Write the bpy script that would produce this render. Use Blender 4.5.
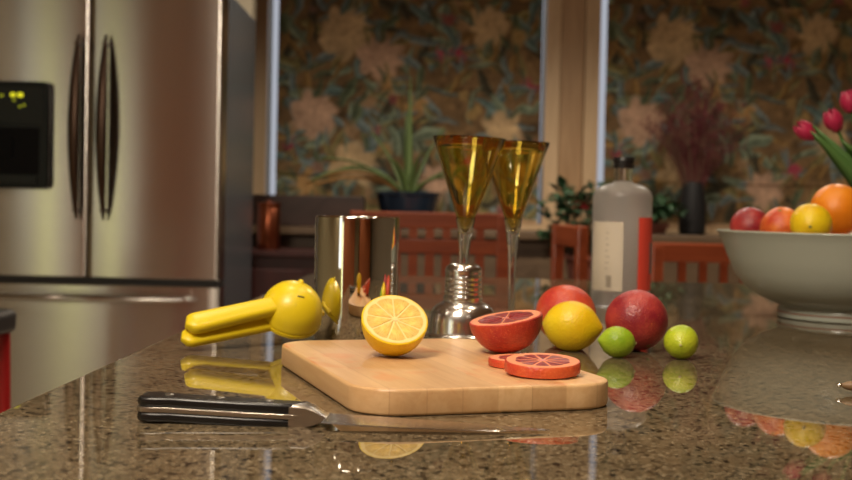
import bpy, bmesh, math, random
import numpy as np
from mathutils import Vector, Matrix
for o in list(bpy.data.objects): bpy.data.objects.remove(o)
scene = bpy.context.scene
C = scene.collection
R = math.radians
def sinp(x): return max(0.0, math.sin(x))
CT = 0.92                                   # counter-top height

# ------------------------------------------------------------------ camera
cam = bpy.data.cameras.new('camera'); cam.lens = 50.0; cam.sensor_width = 36.0
cam.dof.use_dof = True; cam.dof.focus_distance = 1.09; cam.dof.aperture_fstop = 8.0
cam.clip_start = 0.02
co = bpy.data.objects.new('camera', cam); C.objects.link(co)
co.matrix_world = Matrix.Translation((0, 0, CT + 0.17)) @ Matrix.Rotation(R(90 - 1.6), 4, 'X') @ Matrix.Rotation(R(1.3), 4, 'Z')
scene.camera = co
# ------------------------------------------------------------------ world, exposure
scene.view_settings.view_transform = 'Standard'
scene.view_settings.look = 'None'
scene.view_settings.gamma = 1.0
scene.view_settings.use_curve_mapping = False
scene.view_settings.exposure = 0.0
w = bpy.data.worlds.new('sky'); scene.world = w; w.use_nodes = True
w.node_tree.nodes['Background'].inputs[0].default_value = (0.80, 0.84, 0.95, 1)
w.node_tree.nodes['Background'].inputs[1].default_value = 0.5

# ------------------------------------------------------------------ large lights
def area(name, loc, target, sx, sy, power, col, spread=180):
    l = bpy.data.lights.new(name, 'AREA'); l.shape = 'RECTANGLE'; l.size = sx; l.size_y = sy
    l.energy = power; l.color = col; l.spread = R(spread)
    o = bpy.data.objects.new(name, l); C.objects.link(o); o.location = loc
    o.rotation_euler = (Vector(target) - Vector(loc)).to_track_quat('-Z', 'Y').to_euler()
    return o
# lights added for refrigerator reflections at an unseen window (left wall) and invented garden door (rear wall), a warm softbox over the island
area('left_reflection_light', (-3.12, -1.89, 1.62), (-1.0, -1.89, 1.62), 0.92, 1.30, 3.9, (1.0, 0.98, 0.80))
area('rear_reflection_light', (-3.085, -2.60, 1.15), (-3.085, 0, 1.15), 0.15, 1.95, 2.6, (0.97, 1.0, 0.42))
area('rear_reflection_light', (-2.80, -2.60, 1.15), (-2.80, 0, 1.15), 0.36, 1.95, 2.0, (1.0, 0.93, 0.86))
area('softbox', (-0.60, -0.05, 2.42), (0.02, 1.2, CT), 0.55, 0.55, 38, (1.0, 0.86, 0.68))

# ------------------------------------------------------------------ materials
def mat(name, col=(0.5, 0.5, 0.5), rough=0.5, metal=0.0, spec=None, trans=0.0, ior=None, emit=None, coat=0.0, sss=0.0, alpha=None):
    m = bpy.data.materials.new(name); m.use_nodes = True
    b = m.node_tree.nodes['Principled BSDF']
    b.inputs['Base Color'].default_value = (*col, 1); b.inputs['Roughness'].default_value = rough
    b.inputs['Metallic'].default_value = metal; b.inputs['Transmission Weight'].default_value = trans
    b.inputs['Coat Weight'].default_value = coat
    if ior: b.inputs['IOR'].default_value = ior
    if spec is not None: b.inputs['Specular IOR Level'].default_value = spec
    if sss:
        b.inputs['Subsurface Weight'].default_value = sss
        b.inputs['Subsurface Radius'].default_value = (0.006, 0.003, 0.0015)
        b.inputs['Subsurface Scale'].default_value = 1.0
    if emit:
        b.inputs['Emission Color'].default_value = (*emit[0], 1); b.inputs['Emission Strength'].default_value = emit[1]
    return m
class NT:
    def __init__(s, m): s.t = m.node_tree; s.b = s.t.nodes['Principled BSDF']
    def n(s, typ, **kw):
        x = s.t.nodes.new(typ)
        for k, v in kw.items():
            if k in x.inputs: x.inputs[k].default_value = v
            else: setattr(x, k, v)
        return x
    def l(s, a, b): s.t.links.new(a, b)
    def coord(s, scale=(1, 1, 1), loc=(0, 0, 0), out='Object'):
        t = s.n('ShaderNodeTexCoord'); m = s.n('ShaderNodeMapping')
        m.inputs['Scale'].default_value = scale; m.inputs['Location'].default_value = loc
        s.l(t.outputs[out], m.inputs['Vector']); return m.outputs[0]
    def noise(s, vec, scale, detail=3, rough=0.55, dist=0.0):
        x = s.n('ShaderNodeTexNoise', Scale=scale, Detail=detail, Roughness=rough, Distortion=dist)
        s.l(vec, x.inputs['Vector']); return x.outputs['Fac']
    def ramp(s, fac, stops, interp='LINEAR'):
        r = s.n('ShaderNodeValToRGB'); e = r.color_ramp.elements; r.color_ramp.interpolation = interp
        while len(e) < len(stops): e.new(0.5)
        for i, (p, c) in enumerate(stops):
            e[i].position = p; e[i].color = (*c, 1) if len(c) == 3 else c
        s.l(fac, r.inputs[0]); return r.outputs[0]
    def mix(s, fac, a, b, mode='MIX'):
        x = s.n('ShaderNodeMix', data_type='RGBA', blend_type=mode)
        for inp, v in ((x.inputs[0], fac), (x.inputs[6], a), (x.inputs[7], b)):
            if hasattr(v, 'is_linked') or hasattr(v, 'links'): s.l(v, inp)
            elif isinstance(v, (int, float)): inp.default_value = v
            else: inp.default_value = (*v, 1)
        return x.outputs[2]
    def bump(s, h, strength=0.2, dist=0.001):
        x = s.n('ShaderNodeBump', Strength=strength, Distance=dist); s.l(h, x.inputs['Height']); s.l(x.outputs[0], s.b.inputs['Normal'])
    def col(s, c): s.l(c, s.b.inputs['Base Color'])
    def rough(s, f): s.l(f, s.b.inputs['Roughness'])
G1 = lambda v: (v, v, v)

def m_granite():
    m = mat('granite', rough=0.015, ior=1.48); t = NT(m); v = t.coord()
    # crystals: every cell its own tone, larger dark and pale grains scattered between
    def cells(scale, stops, dist=0.0):
        q = v
        if dist:
            nz = t.n('ShaderNodeTexNoise', Scale=scale * 1.4, Detail=1.0); t.l(v, nz.inputs['Vector'])
            ad = t.n('ShaderNodeVectorMath', operation='MULTIPLY_ADD'); t.l(nz.outputs['Color'], ad.inputs[0]); ad.inputs[1].default_value = (dist,) * 3; t.l(v, ad.inputs[2]); q = ad.outputs[0]
        vo = t.n('ShaderNodeTexVoronoi', Scale=float(scale)); t.l(q, vo.inputs['Vector'])
        sx = t.n('ShaderNodeSeparateColor'); t.l(vo.outputs['Color'], sx.inputs[0])
        return t.ramp(sx.outputs[0], stops)
    a = cells(560, [(0.0, (0.070, 0.050, 0.028)), (0.30, (0.125, 0.092, 0.052)), (0.75, (0.175, 0.130, 0.076)), (1.0, (0.26, 0.20, 0.125))], 0.0015)
    dk = cells(270, [(0.84, (0, 0, 0)), (0.88, (1, 1, 1))], 0.002)
    a = t.mix(dk, a, (0.012, 0.009, 0.007))
    lt = cells(360, [(0.93, (0, 0, 0)), (0.95, G1(0.7))], 0.002)
    a = t.mix(lt, a, (0.34, 0.27, 0.175))
    big = t.ramp(t.noise(v, 7, 2, 0.5), [(0.3, G1(0.78)), (0.7, G1(1.08))])
    t.col(t.mix(1.0, a, big, 'MULTIPLY')); return m
def m_wood(name, c1, c2, axis='Y', rough=0.4, scale=26, coat=0.0):
    m = mat(name, rough=rough, coat=coat); t = NT(m)
    sc = {'X': (0.12, 1, 1), 'Y': (1, 0.12, 1), 'Z': (1, 1, 0.12)}[axis]
    v = t.coord(sc)
    f = t.noise(v, scale, 5, 0.6, 0.8)
    t.col(t.ramp(f, [(0.3, c1), (0.7, c2)])); t.bump(f, 0.08, 0.001); return m
def m_board():
    m = mat('maple_board', rough=0.38); t = NT(m)
    v = t.coord((1, 0.09, 1)); f = t.noise(v, 90, 4, 0.6, 0.5)
    base = t.ramp(f, [(0.25, (0.64, 0.38, 0.17)), (0.75, (0.78, 0.53, 0.28))])
    # glued strips along the length: each strip a slightly different tone
    s = t.n('ShaderNodeSeparateXYZ'); t.l(t.coord((1, 1, 1)), s.inputs[0])
    k = t.n('ShaderNodeMath', operation='MULTIPLY'); k.inputs[1].default_value = 1 / 0.031; t.l(s.outputs[0], k.inputs[0])
    fl = t.n('ShaderNodeMath', operation='FLOOR'); t.l(k.outputs[0], fl.inputs[0])
    wn = t.n('ShaderNodeTexWhiteNoise', noise_dimensions='1D'); t.l(fl.outputs[0], wn.inputs['W'])
    tone = t.ramp(wn.outputs['Value'], [(0, (0.80, 0.74, 0.70)), (1, (1.08, 1.08, 1.08))])
    base = t.mix(1.0, base, tone, 'MULTIPLY')
    fr = t.n('ShaderNodeMath', operation='FRACT'); t.l(k.outputs[0], fr.inputs[0])
    jn = t.ramp(fr.outputs[0], [(0.0, (0.72, 0.66, 0.6)), (0.045, (1, 1, 1))])
    base = t.mix(0.7, base, jn, 'MULTIPLY')
    # red juice stains
    jv = t.coord((1, 0.6, 1))
    st = t.ramp(t.noise(jv, 23, 3, 0.6, 0.6), [(0.56, (0, 0, 0)), (0.72, G1(0.75))])
    up = t.n('ShaderNodeMath', operation='GREATER_THAN'); t.l(s.outputs[2], up.inputs[0]); up.inputs[1].default_value = 0.0215
    st = t.mix(1.0, st, up.outputs[0], 'MULTIPLY')
    base = t.mix(st, base, (0.62, 0.20, 0.06))
    t.col(base); t.bump(f, 0.05, 0.0005); return m
def m_citrus(name, c1, c2, scale=18, rough=0.36, pore=420, spots=None, lo=0.38, hi=0.64):
    m = mat(name, rough=rough, sss=0.0); t = NT(m); v = t.coord()
    a = t.ramp(t.noise(v, scale, 4, 0.6), [(lo, c1), (hi, c2)])
    if spots:
        a = t.mix(t.ramp(t.noise(v, 650, 1, 0.5), [(0.60, (0, 0, 0)), (0.72, G1(0.4))]), a, spots)
    t.col(a)
    vo = t.n('ShaderNodeTexVoronoi', Scale=float(pore)); t.l(v, vo.inputs['Vector'])
    t.bump(vo.outputs['Distance'], 0.45, 0.0009); return m
def m_flesh(name, c1, c2, rough=0.30):
    m = mat(name, rough=rough, spec=0.3); t = NT(m)
    v = t.coord((0.22, 1, 1)); f = t.noise(v, 620, 3, 0.6)
    a = t.ramp(f, [(0.32, c1), (0.68, c2)])
    big = t.ramp(t.noise(t.coord(), 90, 2), [(0.3, G1(0.75)), (0.7, G1(1.1))])
    t.col(t.mix(1.0, a, big, 'MULTIPLY')); t.bump(f, 0.5, 0.0008); return m
def m_brushed(name, col, rough):
    # fine horizontal brushing: reflections smear vertically
    m = mat(name, col, rough, 1.0); t = NT(m)
    t.b.inputs['Anisotropic'].default_value = 0.93; t.b.inputs['Anisotropic Rotation'].default_value = 0.25
    tg = t.n('ShaderNodeTangent', direction_type='RADIAL', axis='Z'); t.l(tg.outputs[0], t.b.inputs['Tangent'])
    f = t.noise(t.coord((0.6, 1, 160)), 7, 2, 0.5)
    t.rough(t.ramp(f, [(0.3, G1(rough)), (0.7, G1(rough + 0.015))]))
    return m
M = {}
M['granite'] = m_granite()
M['board'] = m_board()
M['chrome'] = mat('chrome', (0.86, 0.85, 0.83), 0.035, 1.0)
M['pewter'] = mat('polished_pewter', (0.93, 0.91, 0.88), 0.20, 1.0)
M['steel'] = m_brushed('brushed_steel', (0.53, 0.50, 0.46), 0.22)
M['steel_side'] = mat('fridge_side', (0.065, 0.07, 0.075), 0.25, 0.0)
M['handle_dark'] = mat('steel_dark_reflection', (0.085, 0.055, 0.040), 0.38, 1.0)  # refrigerator's stainless handles, their dark reflection put into the base colour
M['seam'] = mat('black_gasket', (0.008, 0.008, 0.008), 0.6)
M['black_gloss'] = mat('black_plastic_gloss', (0.007, 0.009, 0.009), 0.3, spec=0.2)
M['black_recess'] = mat('black_recess', (0.003, 0.003, 0.004), 0.5, spec=0.1)
M['panel_grey'] = mat('dark_grey_panel', (0.016, 0.020, 0.018), 0.4, spec=0.2)
M['led'] = mat('yellow_indicator', (0.3, 0.28, 0.0), 0.4, emit=((0.75, 0.72, 0.02), 0.9))
M['led_dim'] = mat('yellow_indicator_dim', (0.2, 0.2, 0.0), 0.4, emit=((0.55, 0.62, 0.02), 0.35))
M['yellow'] = mat('yellow_enamel', (0.80, 0.60, 0.012), 0.36, coat=0.1)
M['dark_hole'] = mat('dark_slot', (0.02, 0.012, 0.002), 0.6)
M['lemon'] = m_citrus('lemon_peel', (0.80, 0.50, 0.006), (0.86, 0.62, 0.012), 20)
M['lime'] = m_citrus('lime_peel', (0.24, 0.40, 0.012), (0.42, 0.56, 0.03), 30)
M['lime_yellow'] = m_citrus('lime_peel_yellowish', (0.38, 0.50, 0.015), (0.55, 0.62, 0.03), 30)
M['blood_half'] = m_citrus('blood_half_peel', (0.40, 0.022, 0.020), (0.62, 0.075, 0.030), 26, spots=(0.75, 0.22, 0.08))
M['blood'] = m_citrus('blood_orange_peel', (0.25, 0.013, 0.024), (0.45, 0.048, 0.042), 22, spots=(0.75, 0.22, 0.06))
M['blood_orange'] = m_citrus('blood_orange_peel_blush', (0.48, 0.030, 0.024), (0.68, 0.115, 0.035), 14, spots=(0.8, 0.28, 0.08))
M['orange'] = m_citrus('orange_peel', (0.78, 0.23, 0.008), (0.85, 0.29, 0.012), 12)
M['orange_blush'] = m_citrus('orange_peel_blush', (0.52, 0.055, 0.02), (0.80, 0.24, 0.03), 20, lo=0.42, hi=0.68)
M['pith_lemon'] = mat('lemon_pith', (0.86, 0.66, 0.26), 0.55)
M['pith_blood'] = mat('blood_pith', (0.84, 0.29, 0.13), 0.5)
M['core'] = mat('citrus_core', (0.70, 0.26, 0.22), 0.5)
M['core_lemon'] = mat('lemon_core', (0.86, 0.66, 0.28), 0.5)
M['flesh_lemon'] = m_flesh('lemon_flesh', (0.78, 0.49, 0.09), (0.86, 0.61, 0.18))
M['flesh_blood'] = m_flesh('blood_flesh', (0.17, 0.008, 0.012), (0.36, 0.025, 0.03))
M['stem_scar'] = mat('stem_scar', (0.22, 0.20, 0.05), 0.7)
M['lime_scar'] = mat('lime_stem_scar', (0.62, 0.60, 0.25), 0.7)
M['amber'] = mat('amber_glass', (0.90, 0.78, 0.28), 0.0, trans=1.0, ior=1.45)
M['glass'] = mat('clear_glass', (0.97, 0.97, 0.95), 0.0, trans=1.0, ior=1.45)
M['frost'] = mat('frosted_glass', (0.78, 0.76, 0.74), 0.36, trans=0.78, ior=1.35)
M['pane'] = mat('window_glass', (1, 1, 1), 0.0, trans=1.0, ior=1.01)
M['label'] = mat('beige_label', (0.66, 0.58, 0.47), 0.6)
M['label_red'] = mat('red_label', (0.80, 0.075, 0.045), 0.5)
M['ink'] = mat('label_ink', (0.22, 0.17, 0.13), 0.6)
M['ink_grey'] = mat('label_grey', (0.20, 0.15, 0.14), 0.6)
M['cap'] = mat('black_cap', (0.012, 0.010, 0.010), 0.35)
M['celadon'] = mat('celadon_glaze', (0.44, 0.465, 0.395), 0.22)
M['clay'] = mat('bare_clay_line', (0.30, 0.13, 0.09), 0.7)
M['scale'] = mat('black_handle', (0.010, 0.009, 0.009), 0.27)
M['tang'] = mat('tang_steel', (0.55, 0.51, 0.46), 0.30, 1.0)
def m_blade():
    m = mat('patterned_blade', (0.5, 0.48, 0.46), 0.16, 1.0); t = NT(m)
    wv = t.n('ShaderNodeTexWave', Scale=120.0, Distortion=9.0, Detail=2.0); t.l(t.coord((0.4, 1.2, 1)), wv.inputs['Vector'])
    t.col(t.ramp(wv.outputs['Fac'], [(0.3, (0.56, 0.54, 0.52)), (0.7, (0.64, 0.61, 0.58))]))
    t.rough(t.ramp(wv.outputs['Fac'], [(0.3, G1(0.20)), (0.7, G1(0.17))])); return m
M['blade'] = m_blade()
M['red_wood'] = m_wood('red_brown_wood', (0.20, 0.036, 0.011), (0.33, 0.068, 0.020), 'X', 0.35)
M['red_paint'] = mat('red_paint', (0.34, 0.012, 0.012), 0.35)
M['black_leather'] = mat('black_seat', (0.02, 0.018, 0.017), 0.45)
M['casing'] = m_wood('pale_oak_casing', (0.50, 0.33, 0.18), (0.62, 0.44, 0.26), 'Z', 0.45)
M['casing_dark'] = m_wood('oak_mullion', (0.36, 0.21, 0.10), (0.46, 0.29, 0.15), 'Z', 0.45)
M['ledge'] = m_wood('oak_ledge', (0.085, 0.050, 0.026), (0.14, 0.085, 0.045), 'X', 0.45)
M['dark_wood'] = m_wood('dark_wood', (0.020, 0.010, 0.007), (0.045, 0.020, 0.014), 'X', 0.35)
M['maroon_wood'] = m_wood('maroon_wood', (0.026, 0.006, 0.005), (0.045, 0.010, 0.008), 'Z', 0.4)
M['cabinet'] = m_wood('cherry_cabinet', (0.36, 0.105, 0.036), (0.54, 0.18, 0.07), 'Z', 0.4)
M['copper'] = mat('copper_tin', (0.26, 0.075, 0.035), 0.32, 1.0)
M['wall'] = mat('wall_paint', (0.30, 0.25, 0.17), 0.8)
M['wall_warm'] = mat('wall_paint_olive', (0.42, 0.37, 0.22), 0.8)
M['white'] = mat('white_paint', (0.7, 0.68, 0.64), 0.6)
M['ceiling'] = m_wood('pine_ceiling', (0.30, 0.17, 0.085), (0.40, 0.24, 0.125), 'Y', 0.6)
M['floor'] = m_wood('pale_floor', (0.40, 0.33, 0.25), (0.52, 0.44, 0.35), 'Y', 0.4, 12)
M['pot_blue'] = mat('dark_blue_pot', (0.012, 0.020, 0.034), 0.14)
M['soil'] = mat('soil', (0.03, 0.02, 0.013), 0.9)
M['aloe'] = mat('aloe_leaf', (0.11, 0.16, 0.045), 0.5)
M['aloe_dry'] = mat('dry_aloe_leaf', (0.42, 0.20, 0.05), 0.6)
M['leaf_dark'] = mat('dark_green_leaf', (0.018, 0.055, 0.016), 0.45)
M['leaf_tulip'] = mat('tulip_leaf', (0.085, 0.19, 0.045), 0.45)
M['tulip'] = mat('tulip_petal', (0.50, 0.022, 0.085), 0.45)
M['dry_red'] = mat('dried_red_stem', (0.14, 0.026, 0.030), 0.8)
M['dry_tan'] = mat('dried_tan_stem', (0.16, 0.09, 0.05), 0.8)
M['vase_dark'] = mat('dark_vase', (0.012, 0.011, 0.011), 0.5, spec=0.25)
M['red_flower'] = mat('red_bract', (0.42, 0.008, 0.012), 0.5)
M['terracotta'] = mat('terracotta_pot', (0.16, 0.05, 0.03), 0.7)
M['tool_wood'] = mat('tool_handle_wood', (0.22, 0.13, 0.06), 0.5)
M['lamp_glow'] = mat('lamp_glow', (1, 0.9, 0.75), 0.5, emit=((1.0, 0.83, 0.6), 14.0))

# ------------------------------------------------------------------ mesh helpers
def link(name, me, m, parent=None):
    if m is not None and not me.materials: me.materials.append(m)
    o = bpy.data.objects.new(name, me); C.objects.link(o)
    if parent: o.parent = parent
    return o
def pydata(name, v, f, m, parent=None, smooth=False):
    me = bpy.data.meshes.new(name); me.from_pydata([tuple(p) for p in v], [], f); me.update()
    if smooth:
        for p in me.polygons: p.use_smooth = True
    return link(name, me, m, parent)
def from_bm(name, bm, m, parent=None, smooth=False):
    bmesh.ops.recalc_face_normals(bm, faces=bm.faces)
    me = bpy.data.meshes.new(name); bm.to_mesh(me); bm.free()
    if smooth:
        for p in me.polygons: p.use_smooth = True
    return link(name, me, m, parent)
def autosmooth(o, ang=40):
    for p in o.data.polygons: p.use_smooth = True
    o.data.set_sharp_from_angle(angle=R(ang)); return o
def flat_axis(o, axes=(0, 1, 2)):
    # large axis-aligned faces keep their true normals so that reflections stay straight
    for p in o.data.polygons:
        if any(abs(p.normal[a]) > 0.9995 for a in axes): p.use_smooth = False
    return o
def bm_box(bm, c, s, bev=0.0, seg=2):
    r = bmesh.ops.create_cube(bm, size=1.0); vs = r['verts']
    bmesh.ops.scale(bm, vec=s, verts=vs); bmesh.ops.translate(bm, vec=c, verts=vs)
    if bev:
        es = list({e for v in vs for e in v.link_edges})
        bmesh.ops.bevel(bm, geom=es, offset=bev, segments=seg, affect='EDGES', profile=0.5)
def box(name, c, s, m, parent=None, bev=0.0, seg=2):
    bm = bmesh.new(); bm_box(bm, c, s, bev, seg)
    o = from_bm(name, bm, m, parent)
    if bev: flat_axis(autosmooth(o))
    return o
def lathe(name, prof, m, parent=None, seg=48, ang=35, warp=None):
    v, f, rings = [], [], []
    for (r, z) in prof:
        if r < 1e-6: rings.append([len(v)]); v.append((0, 0, z))
        else:
            rings.append(list(range(len(v), len(v) + seg)))
            for i in range(seg):
                a = 2 * math.pi * i / seg; v.append((r * math.cos(a), r * math.sin(a), z))
    for a, b in zip(rings[:-1], rings[1:]):
        for i in range(seg):
            j = (i + 1) % seg
            if len(a) == 1 and len(b) == 1: continue
            if len(a) == 1: f.append((a[0], b[j], b[i]))
            elif len(b) == 1: f.append((a[i], a[j], b[0]))
            else: f.append((a[i], a[j], b[j], b[i]))
    if warp: v = [warp(*p) for p in v]
    bm = bmesh.new(); me = bpy.data.meshes.new('t'); me.from_pydata(v, [], f); bm.from_mesh(me); bpy.data.meshes.remove(me)
    return autosmooth(from_bm(name, bm, m, parent), ang)
def arc(cx, cz, r, a0, a1, n):
    return [(cx + r * math.cos(R(a0 + (a1 - a0) * i / n)), cz + r * math.sin(R(a0 + (a1 - a0) * i / n))) for i in range(n + 1)]
def tube(name, pts, rad, m, parent=None, seg=10, flat=1.0, up=(0, 0, 1), power=2.0, smooth=True):
    """swept closed tube: rad may be a list; flat = height / width; superellipse power"""
    pts = [Vector(p) for p in pts]; n = len(pts)
    rad = rad if isinstance(rad, (list, tuple)) else [rad] * n
    v, f = [], []
    for i, p in enumerate(pts):
        t = (pts[min(i + 1, n - 1)] - pts[max(i - 1, 0)]).normalized()
        s = t.cross(Vector(up))
        s = s.normalized() if s.length > 1e-6 else Vector((1, 0, 0))
        u = s.cross(t).normalized()
        for k in range(seg):
            a = 2 * math.pi * k / seg; ca, sa = math.cos(a), math.sin(a)
            x = math.copysign(abs(ca) ** (2 / power), ca); y = math.copysign(abs(sa) ** (2 / power), sa)
            v.append(p + s * (x * rad[i]) + u * (y * rad[i] * flat))
    for i in range(n - 1):
        for k in range(seg):
            j = (k + 1) % seg; f.append((i * seg + k, i * seg + j, (i + 1) * seg + j, (i + 1) * seg + k))
    f.append(tuple(range(seg))[::-1]); f.append(tuple(range((n - 1) * seg, n * seg)))
    o = pydata(name, v, f, m, parent)
    return autosmooth(o, 50) if smooth else o
def prism(name, poly, z0, z1, m, parent=None, bev=0.0, seg=3):
    bm = bmesh.new(); vs = [bm.verts.new((x, y, z0)) for x, y in poly]
    fc = bm.faces.new(vs); r = bmesh.ops.extrude_face_region(bm, geom=[fc])
    nv = [e for e in r['geom'] if isinstance(e, bmesh.types.BMVert)]
    bmesh.ops.translate(bm, vec=(0, 0, z1 - z0), verts=nv)
    if bev:
        es = [e for e in bm.edges if abs(e.verts[0].co.z - e.verts[1].co.z) < 1e-7]
        bmesh.ops.bevel(bm, geom=es, offset=bev, segments=seg, affect='EDGES', profile=0.5)
    return flat_axis(autosmooth(from_bm(name, bm, m, parent), 30), (2,))
def rrect(x0, y0, x1, y1, r, n=8):
    out = []
    for cx, cy, a in ((x1 - r, y0 + r, -90), (x1 - r, y1 - r, 0), (x0 + r, y1 - r, 90), (x0 + r, y0 + r, 180)):
        out += [(cx + r * math.cos(R(a + 90 * i / n)), cy + r * math.sin(R(a + 90 * i / n))) for i in range(n + 1)]
    return out
def thing(name, label, cat, loc=(0, 0, 0), rot=(0, 0, 0), group=None):
    o = bpy.data.objects.new(name, None); o.empty_display_size = 0.05; C.objects.link(o)
    o.location = loc; o.rotation_euler = rot; tag(o, label, cat, group); return o
def tag(o, label, cat, group=None):
    o['label'] = label; o['category'] = cat
    if group: o['group'] = group
    return o
def struct(o): o['kind'] = 'structure'; return o
def strip(name, pts, widths, m, parent=None, side=(1, 0, 0), thick=0.0012, fold=0.25):
    """leaf: a curved, slightly folded blade with thickness"""
    pts = [Vector(p) for p in pts]; n = len(pts); v, f = [], []; sd = Vector(side).normalized()
    for i, p in enumerate(pts):
        t = (pts[min(i + 1, n - 1)] - pts[max(i - 1, 0)]).normalized()
        s = (sd - t * sd.dot(t)).normalized(); nn = s.cross(t).normalized(); w_ = widths[i]
        v += [p - s * w_ + nn * w_ * fold, p - nn * thick, p + s * w_ + nn * w_ * fold, p + nn * thick]
    for i in range(n - 1):
        for k in range(4):
            j = (k + 1) % 4; f.append((i * 4 + k, i * 4 + j, i * 4 + 4 + j, i * 4 + 4 + k))
    f.append((3, 2, 1, 0)); f.append(tuple(range((n - 1) * 4, n * 4)))
    return pydata(name, v, f, m, parent, True)
def bez(p0, p1, p2, n=10):
    p0, p1, p2 = Vector(p0), Vector(p1), Vector(p2)
    return [(1 - t) ** 2 * p0 + 2 * t * (1 - t) * p1 + t * t * p2 for t in (i / n for i in range(n + 1))]

# ================================================================== the room
struct(box('floor', (0, 1.6, -0.05), (6.9, 8.6, 0.1), M['floor']))
struct(box('ceiling', (0, 1.6, 2.65), (6.9, 8.6, 0.1), M['ceiling']))
struct(box('wall_right', (3.45, 1.6, 1.3), (0.1, 8.6, 2.6), M['wall']))
struct(box('wall_rear', (0, -2.75, 1.3), (6.8, 0.1, 2.6), M['wall_warm']))
# left wall with an unseen window opening, sized for the refrigerator's reflection
wl = struct(box('wall_left', (-3.25, -2.53, 1.3), (0.1, 0.34, 2.6), M['wall_warm']))
box('wall_panel', (-3.25, 1.59, 1.3), (0.1, 5.98, 2.6), M['wall_warm'], wl)
box('wall_panel', (-3.25, -1.88, 0.475), (0.1, 0.96, 0.95), M['wall_warm'], wl)
box('wall_panel', (-3.25, -1.88, 2.45), (0.1, 0.96, 0.3), M['wall_warm'], wl)
k_w = struct(box('window_3', (-3.27, -1.88, 1.62), (0.02, 0.96, 1.36), M['pane']))
for dz in (-0.66, 0, 0.66): box('sash_bar', (-3.22, -1.88, 1.62 + dz), (0.04, 0.96, 0.045), M['white'], k_w)
for dy in (-0.46, 0.46): box('sash_bar', (-3.22, -1.88 + dy, 1.62), (0.04, 0.045, 1.36), M['white'], k_w)
gd = struct(box('door_1', (-2.885, -2.68, 1.15), (0.62, 0.03, 2.2), M['pane']))  # unseen glazed door, added as a bright band for the refrigerator to reflect
for x in (-3.185, -2.99, -2.59): box('door_stile', (x, -2.665, 1.15), (0.04, 0.05, 2.2), M['white'], gd)
for z in (0.10, 2.2): box('door_rail', (-2.885, -2.665, z), (0.62, 0.05, 0.12), M['white'], gd)
# alcove wall behind the refrigerator
struct(box('wall_alcove', (-1.96, 4.70, 1.3), (2.52, 0.1, 2.6), M['wall']))
# dining-end wall built round two windows
WY = 5.60
W1 = (-0.765, 0.545); W2 = (0.80, 2.145); SILL = CT + 0.10; HEAD = 2.42
wb = struct(box('wall_back', (0.1, WY + 0.10, SILL / 2), (6.6, 0.12, SILL), M['wall']))
box('wall_panel', (0.1, WY + 0.10, (HEAD + 2.6) / 2), (6.6, 0.12, 2.6 - HEAD), M['wall'], wb)
for x0, x1 in ((-3.2, W1[0]), (W1[1], W2[0]), (W2[1], 3.4)):
    box('wall_panel', ((x0 + x1) / 2, WY + 0.10, (SILL + HEAD) / 2), (x1 - x0, 0.12, HEAD - SILL), M['wall'], wb)
for i, (x0, x1) in enumerate((W1, W2)):
    wn_ = struct(box('window_%d' % (i + 1), ((x0 + x1) / 2, WY + 0.12, (SILL + HEAD) / 2), (x1 - x0, 0.008, HEAD - SILL), M['pane']))
    box('window_sill', ((x0 + x1) / 2, WY + 0.03, SILL - 0.015), (x1 - x0 + 0.05, 0.14, 0.03), M['casing'], wn_)
    box('head_casing', ((x0 + x1) / 2, WY + 0.02, HEAD + 0.05), (x1 - x0 + 0.1, 0.05, 0.1), M['casing'], wn_)
    for s, x in ((-1, x0), (1, x1)):
        box('side_casing', (x + s * 0.035 * 1.0, WY + 0.015, (SILL + HEAD) / 2), (0.07, 0.055, HEAD - SILL), M['casing'], wn_, 0.004)
struct(box('trim_1', (0.6725, WY + 0.025, (SILL + HEAD) / 2), (0.11, 0.03, HEAD - SILL), M['casing_dark']))
# deep oak ledge under the windows
lg = struct(box('trim_2', (0.9, WY - 0.22, CT + 0.055), (3.6, 0.5, 0.035), M['ledge'], None, 0.005))
box('ledge_front', (0.9, WY - 0.20, (CT + 0.0375) / 2), (3.5, 0.42, CT + 0.0375), M['ledge'], lg)

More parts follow.
